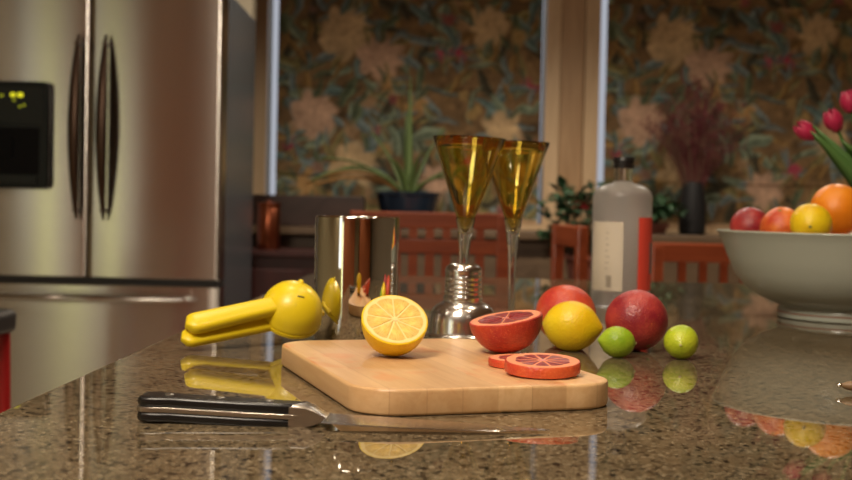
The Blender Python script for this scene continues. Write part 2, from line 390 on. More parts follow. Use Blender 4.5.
# ------------------------------------------------------------------ roman blinds with a painted floral print
rng = np.random.default_rng(7)
def floral(nx, nz, wcm, hcm):
    """print colours (linear) on a grid; coordinates in the print's own centimetres, y measured down from 2.08 m"""
    xs = np.linspace(0, wcm, nx); ys = np.linspace(hcm, 0, nz)      # first row = bottom
    X, Y = np.meshgrid(xs, ys)
    def lin(c): c = np.array(c) / 255.0; return c ** 2.2
    col = np.ones((nz, nx, 3)) * lin((92, 68, 45))
    def wob(sc, amp):
        g = rng.normal(size=(int(hcm / sc) + 3, int(wcm / sc) + 3)); gx = X / sc; gy = Y / sc
        i = gx.astype(int); j = gy.astype(int); a = gx - i; b = gy - j; a = a * a * (3 - 2 * a); b = b * b * (3 - 2 * b)
        return amp * (g[j, i] * (1 - a) * (1 - b) + g[j, i + 1] * a * (1 - b) + g[j + 1, i] * (1 - a) * b + g[j + 1, i + 1] * a * b)
    col *= (1 + wob(6, 0.22) + wob(2.5, 0.14))[..., None].clip(0.3, 2)
    wx, wy = wob(5, 1.0), wob(5, 1.0)
    def put(mask, c, sh):
        nonlocal col
        mk_ = mask.clip(0, 1)[..., None]; col = col * (1 - mk_) + lin(c) * sh[..., None].clip(0.25, 1.7) * mk_
    def leaf(cx, cy, L, W, ang, c):
        dx, dy = X + wx * 0.6 - cx, Y + wy * 0.6 - cy
        u = dx * math.cos(ang) + dy * math.sin(ang); v = -dx * math.sin(ang) + dy * math.cos(ang) + 0.06 * u * u / L * 2
        hw = W * np.sqrt(np.clip(1 - (u / L) ** 2, 0, 1))
        put((hw - abs(v)) * 0.75, c, 0.85 + 0.4 * np.sign(v) * 0.5 - 0.35 * (abs(v) < 0.35))
    def flower(cx, cy, r, c, k=7, ph=0.0, layers=3):
        for q in range(layers):
            rr = r * (1 - 0.28 * q)
            dx, dy = X + wx - cx, Y + wy - cy - 0.0
            d = np.hypot(dx, dy); th = np.arctan2(dy, dx) + ph + q * 0.4
            edge = rr * (0.78 + 0.22 * abs(np.cos(k * th / 2))) * (1 + 0.04 * wx)
            sh = 0.72 + 0.34 * d / rr - 0.28 * (abs(np.cos(k * th / 2)) < 0.22) + 0.10 * (q)
            put((edge - d) * 0.35, c, sh * (1 + 0.12 * wy))
    greens = [(104, 106, 84), (84, 94, 86), (112, 96, 60), (78, 80, 58), (98, 102, 96), (118, 86, 50), (64, 56, 42)]
    for i in range(330):
        leaf(rng.uniform(0, wcm), rng.uniform(0, hcm), rng.uniform(5, 11), rng.uniform(1.4, 3.0), rng.uniform(0, 6.28), greens[rng.integers(len(greens))])
    for i in range(34):
        c = [(128, 96, 68), (112, 60, 54), (128, 98, 60), (112, 80, 64)][rng.integers(4)]
        flower(rng.uniform(0, wcm), rng.uniform(0, hcm), rng.uniform(3, 5.5), c, 5, rng.uniform(0, 6), 2)
    TAN = (150, 118, 84); PINK = (146, 110, 86); CR = (126, 50, 58); OCH = (136, 98, 60)
    for cx, cy, r, c, k in ((31, 17, 14, TAN, 7), (48, 28, 13, PINK, 8), (98, 12, 11, TAN, 7), (17, 55, 13, PINK, 7), (106, 60, 11, TAN, 6), (38, 78, 12, TAN, 7),
                            (77, 26, 5, CR, 5), (85, 25, 5.5, CR, 6), (118, 39, 5, CR, 5), (7, 69, 5, CR, 5), (48, 60, 4, CR, 5), (52, 40, 6, OCH, 5), (76, 86, 11, PINK, 7),
                            (66, 50, 6, OCH, 6), (88, 76, 6, CR, 5), (118, 82, 9, OCH, 7), (14, 88, 8, OCH, 6)):
        flower(cx, cy, r, c, k, rng.uniform(0, 6))
        for q in range(7):
            a = rng.uniform(0, 6.28); leaf(cx + math.cos(a) * r * 0.95, cy + math.sin(a) * r * 0.95, 5.5, 1.5, a + 0.3, greens[rng.integers(5)])
    col *= (1 + wob(1.6, 0.10))[..., None].clip(0.5, 1.6)
    return (col * np.array([1.50, 1.72, 1.90])).clip(0, 1)
BW, BT, BB = 1.235, 2.40, CT + 0.10
def blind_mesh():
    nx, nz = 210, 230; top, bot = BT, BB
    col = floral(nx, nz, BW * 100, (top - bot) * 100 - 34)
    # the print repeats upward; the visible part keeps the layout above
    hcm = (top - bot) * 100; rows = np.linspace(hcm, 0, nz)               # cm down from the blind's top
    src = ((rows - 34) % (hcm - 34)) / (hcm - 34)                          # 0 = top of print
    idx = ((1 - src) * (nz - 1)).astype(int)
    col = col[idx]
    v = []
    for j in range(nz):
        z = bot + (top - bot) * j / (nz - 1)
        t = ((z - (CT + 0.725)) % 0.42) / 0.42                              # tucks 0.42 m apart
        y = -0.010 * (1 - t) ** 3 - 0.004 * math.sin(math.pi * t)
        for i in range(nx):
            x = -BW / 2 + BW * i / (nx - 1); v.append((x, y + 0.002 * math.sin(x * 9 + z * 3), z))
    f = [(j * nx + i, j * nx + i + 1, (j + 1) * nx + i + 1, (j + 1) * nx + i) for j in range(nz - 1) for i in range(nx - 1)]
    me = bpy.data.meshes.new('blind_fabric'); me.from_pydata(v, [], f); me.update()
    ca = me.color_attributes.new('print', 'FLOAT_COLOR', 'POINT')
    ca.data.foreach_set('color', np.concatenate([col.reshape(-1, 3), np.ones((nx * nz, 1))], 1).astype(np.float32).ravel())
    for p in me.polygons: p.use_smooth = True
    m = mat('floral_print_fabric', rough=0.85, spec=0.2); t = NT(m)
    a = t.n('ShaderNodeVertexColor', layer_name='print')
    wv = t.noise(t.coord(), 900, 1); t.col(t.mix(0.25, a.outputs[0], t.ramp(wv, [(0.3, G1(0.5)), (0.7, G1(1.2))]), 'MULTIPLY'))
    me.materials.append(m); return me
bme = blind_mesh()
for xc, lab in (((-0.71 + 0.525) / 2 - 0.002, 'floral roman blind behind the cocktail glasses, left of the oak mullion'), (1.443, 'floral roman blind behind the bottle and tulips, right of the oak mullion')):
    t_ = thing('roman_blind', lab, 'blind', (xc, WY - 0.03, 0), group='floral roman blinds')
    fo = link('fabric', bme, None, t_)
    so = fo.modifiers.new('thick', 'SOLIDIFY'); so.thickness = 0.003; so.offset = 1
    box('headrail', (0, 0.015, BT + 0.012), (BW, 0.045, 0.035), M['white'], t_)
    box('hem_bar', (0, -0.004, BB + 0.008), (BW, 0.014, 0.022), M['casing_dark'], t_, 0.003)

# ------------------------------------------------------------------ rear of the kitchen (seen only in reflections)
for i, x in enumerate((-2.19, -1.44, -0.69, 0.9, 1.65, 2.4)):
    t_ = thing('tall_cabinet', 'tall cherry wood cabinet with two panelled doors, %s counted from the added garden door' % ('first', 'second', 'third', 'fourth', 'fifth', 'sixth')[i], 'cabinet', (x, -2.69, 0), group='tall cabinets on the rear wall')
    box('carcass', (0, 0.29, 1.275), (0.74, 0.56, 2.55), M['cabinet'], t_)
    for s in (-1, 1):
        d_ = box('door', (s * 0.184, 0.582, 1.30), (0.355, 0.022, 2.42), M['cabinet'], t_, 0.004)
        box('raised_panel', (s * 0.184, 0.597, 1.30), (0.24, 0.012, 2.2), M['cabinet'], d_, 0.004)
        tube('handle', [(s * 0.03, 0.60, 1.0), (s * 0.03, 0.625, 1.02), (s * 0.03, 0.625, 1.14), (s * 0.03, 0.60, 1.16)], 0.005, M['steel'], d_)

# ceiling lamps; the dining, gap and outer rear ones are added for their light
for x, y, e, wh in ((-0.25, 1.75, 7, 'over the island beside the squeezer'), (0.55, 1.75, 5, 'over the island beside the bowl'), (-0.25, 0.75, 7, 'over the near end of the island'), (0.55, 0.75, 5, 'over the near right end of the island'),
                 (-2.25, 1.9, 6, 'added in the gap before the refrigerator for a reflected streak'), (-0.3, 4.0, 29, 'added over the left end of the dining table to brighten the blinds'), (0.6, 4.0, 29, 'added over the middle of the dining table to brighten the blinds'), (1.5, 4.0, 29, 'added over the right end of the dining table to brighten the blinds'),
                 (-2.85, -1.0, 9, 'added to brighten the rear cabinets near the left window'), (-1.87, -1.2, 12, 'before the middle of the rear cabinets'), (0.9, -1.3, 9, 'added to brighten the rear cabinets on the right')):
    t_ = thing('recessed_lamp', 'round white recessed ceiling lamp ' + wh, 'lamp', (x, y, 2.6), group='recessed ceiling lamps')
    lathe('trim_ring', [(0.055, 0), (0.055, -0.006), (0.085, -0.006), (0.085, 0)], M['white'], t_, 32)
    lathe('bulb', [(0.0, -0.004), (0.05, -0.004), (0.05, 0)], M['lamp_glow'], t_, 24)
    l = bpy.data.lights.new('bulb_light', 'SPOT'); l.energy = e * 3.2; l.color = (1, 0.90, 0.76) if y > 3 else (1, 0.83, 0.62); l.spot_size = R(140); l.spot_blend = 0.7; l.shadow_soft_size = 0.05
    lo = bpy.data.objects.new('bulb_light', l); C.objects.link(lo); lo.location = (x, y, 2.585)

# ================================================================== refrigerator
FX, FY = -1.101, 3.85
fr = thing('refrigerator', 'brushed steel french door refrigerator with a black dispenser', 'refrigerator', (FX, FY, 0))
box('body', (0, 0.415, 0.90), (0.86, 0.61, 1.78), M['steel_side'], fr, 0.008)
box('foot_grille', (0, 0.10, 0.04), (0.84, 0.1, 0.06), M['black_recess'], fr)
def bowed(name, x0, x1, z0, z1, depth, bow, m, parent, nx=60):
    """door slab with a convex front face and rounded vertical edges"""
    W_ = (x1 - x0) / 2; xc = (x0 + x1) / 2; v, f = [], []; pr = []
    for i in range(nx + 1):
        u = -1 + 2 * i / nx
        y = -bow * (1 - u * u)
        e = max(0, abs(u) - 0.985) / 0.015; y += 0.003 * (1 - math.sqrt(max(0, 1 - e * e)))
        pr.append((xc + u * W_, y))
    n = len(pr); zs = [z0, z0 + 0.004, z1 - 0.004, z1]; ins = [0.004, 0, 0, 0.004]
    for z, q in zip(zs, ins):
        for x, y in pr: v.append((x, y + q, z))
    for j in range(3):
        for i in range(n - 1): f.append((j * n + i, j * n + i + 1, (j + 1) * n + i + 1, (j + 1) * n + i))
    b0 = len(v)
    for z in zs:
        v.append((x0, depth, z)); v.append((x1, depth, z))
    for j in range(3):
        f.append((b0 + 2 * j, j * n, (j + 1) * n, b0 + 2 * j + 2)); f.append((j * n + n - 1, b0 + 2 * j + 1, b0 + 2 * j + 3, (j + 1) * n + n - 1))
        f.append((b0 + 2 * j + 1, b0 + 2 * j, b0 + 2 * j + 2, b0 + 2 * j + 3))
    f.append(tuple([b0] + [b0 + 1] + [i for i in range(n - 1, -1, -1)])); k = 3 * n
    f.append(tuple([k + i for i in range(n)] + [b0 + 7, b0 + 6]))
    bm = bmesh.new(); me = bpy.data.meshes.new('t'); me.from_pydata(v, [], f); bm.from_mesh(me); bpy.data.meshes.remove(me)
    return autosmooth(from_bm(name, bm, m, parent), 25)
def fridge_handle(parent, x):
    z0, z1 = CT + 0.105, CT + 0.70; n = 22
    pts, rad = [], []
    for i in range(n + 1):
        t = i / n; b = sinp(math.pi * t)
        pts.append((x, -0.028 - 0.045 * b ** 0.8, z0 + (z1 - z0) * t)); rad.append(0.004 + 0.0150 * b ** 0.75)
    tube('handle', pts, rad, M['handle_dark'], parent, 14, 0.6, (0, -1, 0))
    for z in (z0 + 0.03, z1 - 0.03): tube('handle_mount', [(x, -0.01, z), (x, -0.052, z)], 0.007, M['handle_dark'], parent)
SPL = CT - 0.085
dl = bowed('door', -0.43, -0.0025, SPL, 1.79, 0.10, 0.004, M['steel'], fr)
dr = bowed('door', 0.0025, 0.43, SPL, 1.79, 0.10, 0.004, M['steel'], fr)
dw = bowed('freezer_drawer', -0.43, 0.43, 0.09, SPL - 0.022, 0.10, 0.005, M['steel'], fr, 40)
box('door_gasket', (0, 0.055, SPL - 0.011), (0.85, 0.10, 0.020), M['seam'], fr)
box('door_gasket', (0, 0.06, 1.3), (0.007, 0.09, 0.92), M['seam'], fr)
fridge_handle(dl, -0.030); fridge_handle(dr, 0.058)
n = 26
tube('handle', [(-0.36 + 0.72 * i / n, -0.045 - 0.035 * sinp(math.pi * i / n) ** 0.8, SPL - 0.062) for i in range(n + 1)], [0.004 + 0.013 * sinp(math.pi * i / n) ** 0.6 for i in range(n + 1)], M['steel'], dw, 12, 0.7)
for x in (-0.33, 0.33): tube('handle_mount', [(x, -0.015, SPL - 0.062), (x, -0.06, SPL - 0.062)], 0.007, M['steel'], dw)
# water and ice dispenser in the left door
DX0, DX1, DZ0, DZ1 = -0.385, -0.120, CT + 0.20, CT + 0.545
ds = autosmooth(prism('dispenser', rrect(DX0, DZ0, DX1, DZ1, 0.018), 0, 0.024, M['black_gloss'], dl, 0.006), 40); flat_axis(ds, (2,))
ds.rotation_euler = (R(90), 0, 0); ds.location = (0, -0.012, 0)
def on_disp(name, x0, z0, x1, z1, y, m, th=0.003, r=0.006):
    o = prism(name, rrect(x0, z0, x1, z1, r, 4), 0, th, m, ds); o.location = (0, 0, y); return o
on_disp('control_panel', DX0 + 0.02, DZ1 - 0.135, DX1 - 0.02, DZ1 - 0.02, 0.0235, M['panel_grey'])
on_disp('recess', DX0 + 0.03, DZ0 + 0.045, DX1 - 0.03, DZ1 - 0.15, 0.0235, M['black_recess'], 0.002)
on_disp('paddle', -0.30, DZ0 + 0.10, -0.235, DZ0 + 0.17, 0.0255, M['black_recess'], 0.006)
on_disp('drip_tray', DX0 + 0.035, DZ0 + 0.018, DX1 - 0.035, DZ0 + 0.042, 0.0235, M['panel_grey'], 0.012)
for x, z, r, k in ((-0.236, 0.095, 0.009, 'led'), (-0.212, 0.095, 0.010, 'led'), (-0.272, 0.092, 0.006, 'led_dim'), (-0.232, 0.078, 0.005, 'led_dim'), (-0.213, 0.058, 0.005, 'led_dim'), (-0.200, 0.063, 0.005, 'led_dim'), (-0.29, 0.075, 0.005, 'led_dim')):
    zz = DZ0 + 0.205 + z; on_disp('indicator_light', x - r, zz - r * 0.8, x + r, zz + r * 0.8, 0.0262, M[k], 0.0015, r * 0.75)

# ================================================================== kitchen island
isl = thing('kitchen_island', 'dark wood kitchen island carrying the granite counter', 'island', (0.40, 1.78, 0))
box('body', (0, 0, 0.45), (1.30, 2.16, 0.80), M['dark_wood'], isl)
box('plinth', (0, 0, 0.025), (1.22, 2.08, 0.05), M['seam'], isl)
for i in range(4): 
    d_ = box('door', (-0.658, -0.80 + 0.535 * i, 0.46), (0.018, 0.50, 0.72), M['dark_wood'], isl, 0.004)
    tube('handle', [(-0.668, -0.6 + 0.535 * i, 0.68), (-0.69, -0.6 + 0.535 * i, 0.68), (-0.69, -0.6 + 0.535 * i, 0.78), (-0.668, -0.6 + 0.535 * i, 0.78)], 0.005, M['steel'], d_)
tag(prism('granite_counter', [(-0.345, 0.62), (1.14, 0.62), (1.14, 2.90), (-0.287, 2.90)], CT - 0.042, CT, M['granite'], None, 0.006), 'polished brown speckled granite counter top under all the food and glassware', 'counter')
isl_top = box('top_frame', (0, 0, 0.864), (1.28, 2.14, 0.028), M['dark_wood'], isl)

# ------------------------------------------------------------------ cutting board
TH = 0.0222
ROT = R(18.5)
e1 = Vector((math.cos(ROT), math.sin(ROT))); e2 = Vector((-math.sin(ROT), math.cos(ROT)))
u0, u1, v0, v1 = 0.251, 0.487, 0.9065, 1.2555
cb = prism('cutting_board', rrect(-(u1 - u0) / 2, -(v1 - v0) / 2, (u1 - u0) / 2, (v1 - v0) / 2, 0.042, 10), 0, TH, M['board'], None, 0.0028, 3)
cen = e1 * ((u0 + u1) / 2) + e2 * ((v0 + v1) / 2)
cb.location = (cen.x, cen.y, CT + 0.0003); cb.rotation_euler = (0, 0, ROT)
tag(cb, 'pale maple cutting board with rounded corners lying on the granite', 'cutting board')
BT_ = CT + TH + 0.0005

# ------------------------------------------------------------------ citrus
def fruit(name, label, cat, loc, r, m, axis=(0, 0, 1), elong=1.0, nip=0.0, scar='stem_scar', group=None, dimple=0.04, seg=40):
    """whole citrus fruit; local Z = its stem axis"""
    t_ = thing(name, label, cat, loc, group=group)
    q = Vector(axis).normalized().to_track_quat('Z', 'Y'); t_.rotation_mode = 'QUATERNION'; t_.rotation_quaternion = q
    prof = []; n = 26
    for i in range(n + 1):
        a = math.pi * i / n; rr = math.sin(a) * r; z = -math.cos(a) * r * elong
        tt = 1 - math.sin(a)
        if z > 0 and nip: 
            z += nip * r * max(0, (tt - 0.45) / 0.55) ** 1.6; 
        if z < 0 and nip: z -= nip * 0.45 * r * max(0, (tt - 0.5) / 0.5) ** 1.8
        if not nip: z *= 1 - dimple * max(0, (tt - 0.8) / 0.2) ** 1.2
        prof.append((rr if 0 < i < n else 0.0, z))
    sd = random.random() * 6
    def warp(x, y, z):
        k = 1 + 0.012 * math.sin(3 * math.atan2(y, x) + sd + z * 40) + 0.010 * math.sin(60 * z + sd * 2 + x * 50)
        return (x * k, y * k, z)
    lathe('peel', prof, m, t_, seg, 80, warp)
    zs = prof[0][1]
    lathe('stem_scar', [(0, zs - 0.0009), (r * 0.07, zs - 0.0006), (r * 0.09, zs + 0.0012), (0, zs + 0.002)], M[scar], t_, 12)
    return t_
random.seed(4)
fruit('lime', 'yellowish green lime standing alone, right of the whole blood orange', 'lime', (0.2995, 1.374, CT + 0.0198), 0.0198, M['lime_yellow'], (0.22, 0.93, 0.05), 1.08, 0.16, 'lime_scar', 'limes')
fruit('lime', 'green lime lying on its side between the whole lemon and the blood orange', 'lime', (0.2255, 1.374, CT + 0.0181), 0.0181, M['lime'], (-1, -0.12, 0.08), 1.12, 0.22, 'lime_scar', 'limes')
fruit('blood_orange', 'whole dark red blood orange beside the limes', 'orange', (0.2595, 1.443, CT + 0.0374), 0.0378, M['blood'], (-0.35, 0.5, 0.85), 0.98, group='whole blood oranges')
fruit('lemon', 'whole yellow lemon beside the halved blood orange', 'lemon', (0.1785, 1.428, CT + 0.0302), 0.0302, M['lemon'], (0.95, -0.30, -0.04), 1.12, 0.16)
fruit('blood_orange', 'blushed red orange half hidden behind the whole lemon', 'orange', (0.1800, 1.500, CT + 0.0379), 0.0385, M['blood_orange'], (0.2, -0.3, 1), 0.96, group='whole blood oranges')

def wedge_mesh(name, rin, rout, ang, h, m):
    """citrus segment: rounded wedge, local X = outward"""
    n = 5; pts = []; half = ang / 2
    pts.append((rin, -0.0003)); 
    for i in range(n + 1):
        a = -half + ang * i / n; rr = rout * (1 - 0.05 * (abs(a) / half) ** 3)
        pts.append((rr * math.cos(a) - 0.0, rr * math.sin(a)))
    pts.append((rin, 0.0003))
    o = prism(name, pts, -0.002, h, m, None, 0.0007, 2)
    me = o.data; bpy.data.objects.remove(o); return me
def segments(parent, R_, nseg, m, z, rin=0.10, rout=0.80, gap=0.0013, h=0.00025):
    ang = 2 * math.pi / nseg * 0.955
    me = wedge_mesh('segment', R_ * rin, R_ * rout, ang, h, m)
    for i in range(nseg):
        o = link('segment', me, None, parent); o.location = (0, 0, z); o.rotation_euler = (0, 0, 2 * math.pi * i / nseg + 0.2)
def half_fruit(name, label, cat, face_center, normal, R_, depth, mp, mpith, mcore, mflesh, nseg, spin=0.0, rout=0.80, peel_w=0.05):
    t_ = thing(name, label, cat, face_center); t_.rotation_mode = 'QUATERNION'
    t_.rotation_quaternion = Vector(normal).normalized().to_track_quat('Z', 'Y') @ Matrix.Rotation(spin, 3, 'Z').to_quaternion()
    prof = [(0, -depth)] + [(R_ * math.sin(R(a)) ** 0.94, -depth * math.cos(R(a))) for a in range(6, 90, 6)] + [(R_, -0.0008), (R_ - 0.0008, 0), (R_ * (1 - peel_w), 0), (R_ * (1 - peel_w), -0.002), (0, -0.002)]
    lathe('peel', prof, mp, t_, 56, 40)
    lathe('pith', [(0, -0.0018), (0, -0.0003), (R_ * 0.5, -0.0003), (R_ * (1 - peel_w) - 0.0002, 0.0002), (R_ * (1 - peel_w), -0.0018)], mpith, t_, 56)
    segments(t_, R_, nseg, mflesh, 0.0, 0.10, rout)
    lathe('core', [(0, -0.0015), (R_ * 0.085, -0.0015), (R_ * 0.085, 0.0002), (0, 0.0006)], mcore, t_, 16)
    return t_
LR = 0.0328
half_fruit('lemon_half', 'cut lemon half facing forward on the cutting board', 'lemon', (-0.0285, 1.150, BT_ + 0.0375), (0.13, -0.66, 0.74), LR, 0.0400, M['lemon'], M['pith_lemon'], M['core_lemon'], M['flesh_lemon'], 9, 0.3, 0.86)
BR = 0.0378
half_fruit('blood_orange_half', 'halved blood orange with dark red flesh on the cutting board', 'orange', (0.0830, 1.205, BT_ + 0.0362), (-0.165, -0.075, 0.97), BR, 0.0360, M['blood_half'], M['pith_blood'], M['core'], M['flesh_blood'], 10, 0.1, 0.77)
def slice_fruit(name, label, loc, tilt, R_, th, spin, group):
    t_ = thing(name, label, 'orange slice', loc, group=group); t_.rotation_euler = tilt
    lathe('peel', [(0, 0), (R_ - 0.0015, 0), (R_ - 0.0004, 0.0006), (R_, th * 0.5), (R_ - 0.0004, th - 0.0008), (R_ - 0.001, th), (R_ * 0.95, th), (R_ * 0.95, th - 0.001), (0, th - 0.001)], M['blood_orange'], t_, 56, 40)
    lathe('pith', [(0, th - 0.0012), (0, th), (R_ * 0.948, th + 0.0002), (R_ * 0.948, th - 0.0012)], M['pith_blood'], t_, 48)
    segments(t_, R_, 10, M['flesh_blood'], th, 0.12, 0.74)
    lathe('core', [(0, th - 0.001), (R_ * 0.11, th - 0.001), (R_ * 0.11, th + 0.0003), (0, th + 0.0008)], M['core'], t_, 16)
    return t_
slice_fruit('blood_orange_slice', 'round blood orange slice partly hidden under the other slice', (0.0945, 1.110, BT_), (0, 0, 0), 0.0335, 0.0072, 0, 'blood orange slices')
slice_fruit('blood_orange_slice', 'round blood orange slice lying on top, nearest the board corner', (0.1065, 1.0530, BT_ + 0.0032), (R(4.5), R(-0.5), 0), 0.0340, 0.0098, 0.2, 'blood orange slices')

# ------------------------------------------------------------------ mirrored tumbler
tb = thing('steel_tumbler', 'tall mirror polished straight tumbler behind the lemon half', 'tumbler', (-0.0865, 1.49, CT))
r_, h_ = 0.0530, 0.1565
lathe('cup', [(0, 0.0), (r_ - 0.005, 0.0), (r_ - 0.001, 0.002), (r_, 0.006), (r_, h_ - 0.002)] + arc(r_ - 0.0022, h_ - 0.0022, 0.0022, 0, 180, 8)[1:] + [(r_ - 0.0046, h_ - 0.006), (r_ - 0.0055, h_ - 0.02), (r_ - 0.006, 0.012), (0, 0.010)], M['chrome'], tb, 96, 30)

# ------------------------------------------------------------------ bell-shaped shaker top
sh = thing('shaker_top', 'shiny bell shaped metal shaker top standing before the amber glasses', 'shaker top', (0.0490, 1.515, CT))
sp_ = [(0.0465, 0.0), (0.0485, 0.0012), (0.0487, 0.0080), (0.0468, 0.0100), (0.0445, 0.0106), (0.0438, 0.013), (0.0432, 0.024), (0.0418, 0.034), (0.0385, 0.0415), (0.0330, 0.0465), (0.0270, 0.0490), (0.0245, 0.0505)]
lathe('bell_body', [(0.0455, 0.0)] + sp_ + [(0.0235, 0.0500), (0.030, 0.0455), (0.0400, 0.034), (0.0420, 0.010), (0.0440, 0.002), (0.0455, 0.0)], M['pewter'], sh, 72, 40)
cp_ = [(0.0240, 0.0503), (0.0252, 0.0520), (0.0252, 0.0560), (0.0238, 0.0585)]
for i in range(4):
    z = 0.0605 + 0.0062 * i; cp_ += [(0.0234, z), (0.0242, z + 0.0012), (0.0242, z + 0.0022), (0.0234, z + 0.0034)]
cp_ += [(0.0238, 0.0868)] + arc(0.0238 - 0.0100, 0.0885, 0.0100, 0, 88, 8) + [(0, 0.0990)]
lathe('cap', cp_, M['pewter'], sh, 64, 50)

# ------------------------------------------------------------------ amber cocktail glasses
def cocktail_glass(label, loc, rot):
    t_ = thing('cocktail_glass', label, 'cocktail glass', loc, rot, 'amber cocktail glasses')
    zr, zb, R0 = 0.2665, 0.1375, 0.0510; th = 0.0015
    out = [(0.0, zb - 0.004), (0.004, zb - 0.002), (0.0085, zb + 0.008)]
    n = 8
    for i in range(1, n + 1): 
        t = i / n; out.append((0.0085 + (R0 - 0.0085) * t ** 0.97, zb + 0.008 + (zr - zb - 0.008) * t))
    inn = [(max(r - th, 0.0), z + (0.0 if i > 2 else 0.004)) for i, (r, z) in enumerate(out)][::-1]
    inn[-1] = (0.0, zb + 0.003); inn[0] = (R0 - th, zr)
    inn[-2] = (0.003, zb + 0.0045)
    lathe('bowl', out + [(R0 - th / 2, zr + 0.0006)] + inn, M['amber'], t_, 64, 60)
    g = 0.0003
    st = [(0, 0), (0.034, 0), (0.0348, 0.0008), (0.0345, 0.0017), (0.025, 0.0026), (0.012, 0.0045), (0.0066, 0.010), (0.0052, 0.022), (0.0050, 0.05), (0.0056, 0.085), (0.0074, 0.112), (0.0104, 0.136), (0.0132, 0.1530), (0.0136, 0.1555),
          (0.0132, 0.1560), (0.0110, 0.1490), (0.0092, 0.1440), (0.0050, zb - 0.0024), (0, zb - 0.0050)]
    lathe('stem', st, M['glass'], t_, 40, 60)
    return t_
cocktail_glass('amber cone cocktail glass behind the bell shaped shaker top', (0.0505, 1.640, CT), (0, R(1.4), 0))
cocktail_glass('amber cone cocktail glass standing behind the halved blood orange', (0.1272, 1.730, CT), (0, R(-0.2), 0))

# ------------------------------------------------------------------ frosted bottle
bt = thing('bottle', 'frosted glass bottle with beige and red labels behind the oranges', 'bottle', (0.352, 2.13, CT))
BRd = 0.0530
lathe('body', [(0, 0.004), (0.02, 0.001), (BRd - 0.006, 0.0), (BRd - 0.0015, 0.002), (BRd, 0.008), (BRd, 0.1935)] + [(0.0526, 0.1985), (0.0505, 0.2045), (0.0460, 0.2100), (0.0385, 0.2150), (0.0290, 0.2185), (0.0205, 0.2205), (0.0180, 0.2220), (0.0180, 0.2240), (0, 0.2240)], M['frost'], bt, 64, 45)
lathe('neck', [(0.0, 0.2243), (0.0168, 0.2243), (0.0168, 0.2470), (0.0, 0.2470)], M['glass'], bt, 40)
cpp = lathe('cap', [(0, 0.2472), (0.0188, 0.2472), (0.0190, 0.2540), (0.0176, 0.2550), (0.0176, 0.2575), (0.0190, 0.2585), (0.0190, 0.2650), (0.0176, 0.2670), (0.0, 0.2670)], M['cap'], bt, 40)
def curved(name, a0, a1, z0, z1, m, parent, r=BRd + 0.0004, cut=None, th=0.0004):
    n = 14; v, f = [], []
    for i in range(n + 1):
        a = R(a0 + (a1 - a0) * i / n)
        for rr in (r, r + th):
            for z in (z0, z1): v.append((rr * math.sin(a), -rr * math.cos(a), z))
    for i in range(n):
        b = i * 4; c = b + 4
        f += [(b + 2, c + 2, c + 3, b + 3), (b, b + 1, c + 1, c), (b + 1, b + 3, c + 3, c + 1), (b, c, c + 2, b + 2)]
    f += [(0, 2, 3, 1), (n * 4, n * 4 + 1, n * 4 + 3, n * 4 + 2)]
    return pydata(name, v, f, m, parent, False)
lb = curved('front_label', -78, -6, 0.0290, 0.1510, M['label'], bt)
curved('red_label', 24, 84, 0.0300, 0.1600, M['label_red'], bt)
curved('grey_roundel', 58, 84, 0.060, 0.115, M['ink_grey'], bt, BRd + 0.0010)
for i in range(7): curved('print_line', -40, -36 + (i * 7) % 5, 0.068 + 0.0105 * i, 0.0690 + 0.0105 * i, M['ink'], lb, BRd + 0.0009, th=0.0002)
for i in range(5): curved('print_line', -38, -27, 0.0365 + 0.0042 * i, 0.0388 + 0.0042 * i, M['ink'], lb, BRd + 0.0009, th=0.0002)

# ------------------------------------------------------------------ fruit bowl
BX, BY = 0.700, 1.965
bw = thing('fruit_bowl', 'large grey green ceramic fruit bowl on a footed base', 'bowl', (BX, BY, CT))
outp = [(0.106, 0.0), (0.109, 0.0018), (0.109, 0.014), (0.106, 0.0200), (0.112, 0.0230), (0.138, 0.0330), (0.163, 0.0500), (0.180, 0.0720), (0.192, 0.0980), (0.203, 0.1250), (0.210, 0.1390)]
inp = [(0.2120, 0.1415), (0.2110, 0.1435), (0.2070, 0.1430), (0.199, 0.126), (0.187, 0.098), (0.175, 0.073), (0.158, 0.053), (0.134, 0.038), (0.10, 0.030), (0, 0.027)]
lathe('body', [(0, 0.010), (0.095, 0.010), (0.100, 0.0)] + outp + inp, M['celadon'], bw, 96, 50)
lathe('foot_line', [(0.1088, 0.0085), (0.1095, 0.0088), (0.1095, 0.0108), (0.1088, 0.0111)], M['clay'], bw, 96)
def bfruit(name, label, cat, dx, dy, z, r, m, **k): return fruit(name, label, cat, (BX + dx, BY + dy, CT + z), r, m, **k)
bfruit('blood_orange', 'dark red orange at the left rim of the fruit bowl', 'orange', -0.166, -0.012, 0.1490, 0.0325, M['blood'], axis=(0.3, -0.2, 1), group='fruit in the bowl')
bfruit('orange', 'mottled reddish orange between the dark red one and the lemon in the bowl', 'orange', -0.133, -0.078, 0.1480, 0.0350, M['orange_blush'], axis=(0.25, 0.45, -0.85), group='fruit in the bowl')
bfruit('lemon', 'yellow lemon end-on at the front rim of the fruit bowl', 'lemon', -0.1070, -0.138, 0.1575, 0.0315, M['lemon'], axis=(0.3, 0.9, 0.12), elong=1.06, nip=0.12, group='fruit in the bowl')
bfruit('orange', 'large bright orange on top of the fruit in the bowl', 'orange', -0.0380, -0.052, 0.1800, 0.0425, M['orange'], axis=(0.1, 0.3, 1), group='fruit in the bowl')
bfruit('orange', 'orange at the front of the bowl, cut off by the right picture edge', 'orange', 0.0120, -0.148, 0.1330, 0.0340, M['orange'], axis=(0.5, 0.3, 1), group='fruit in the bowl')
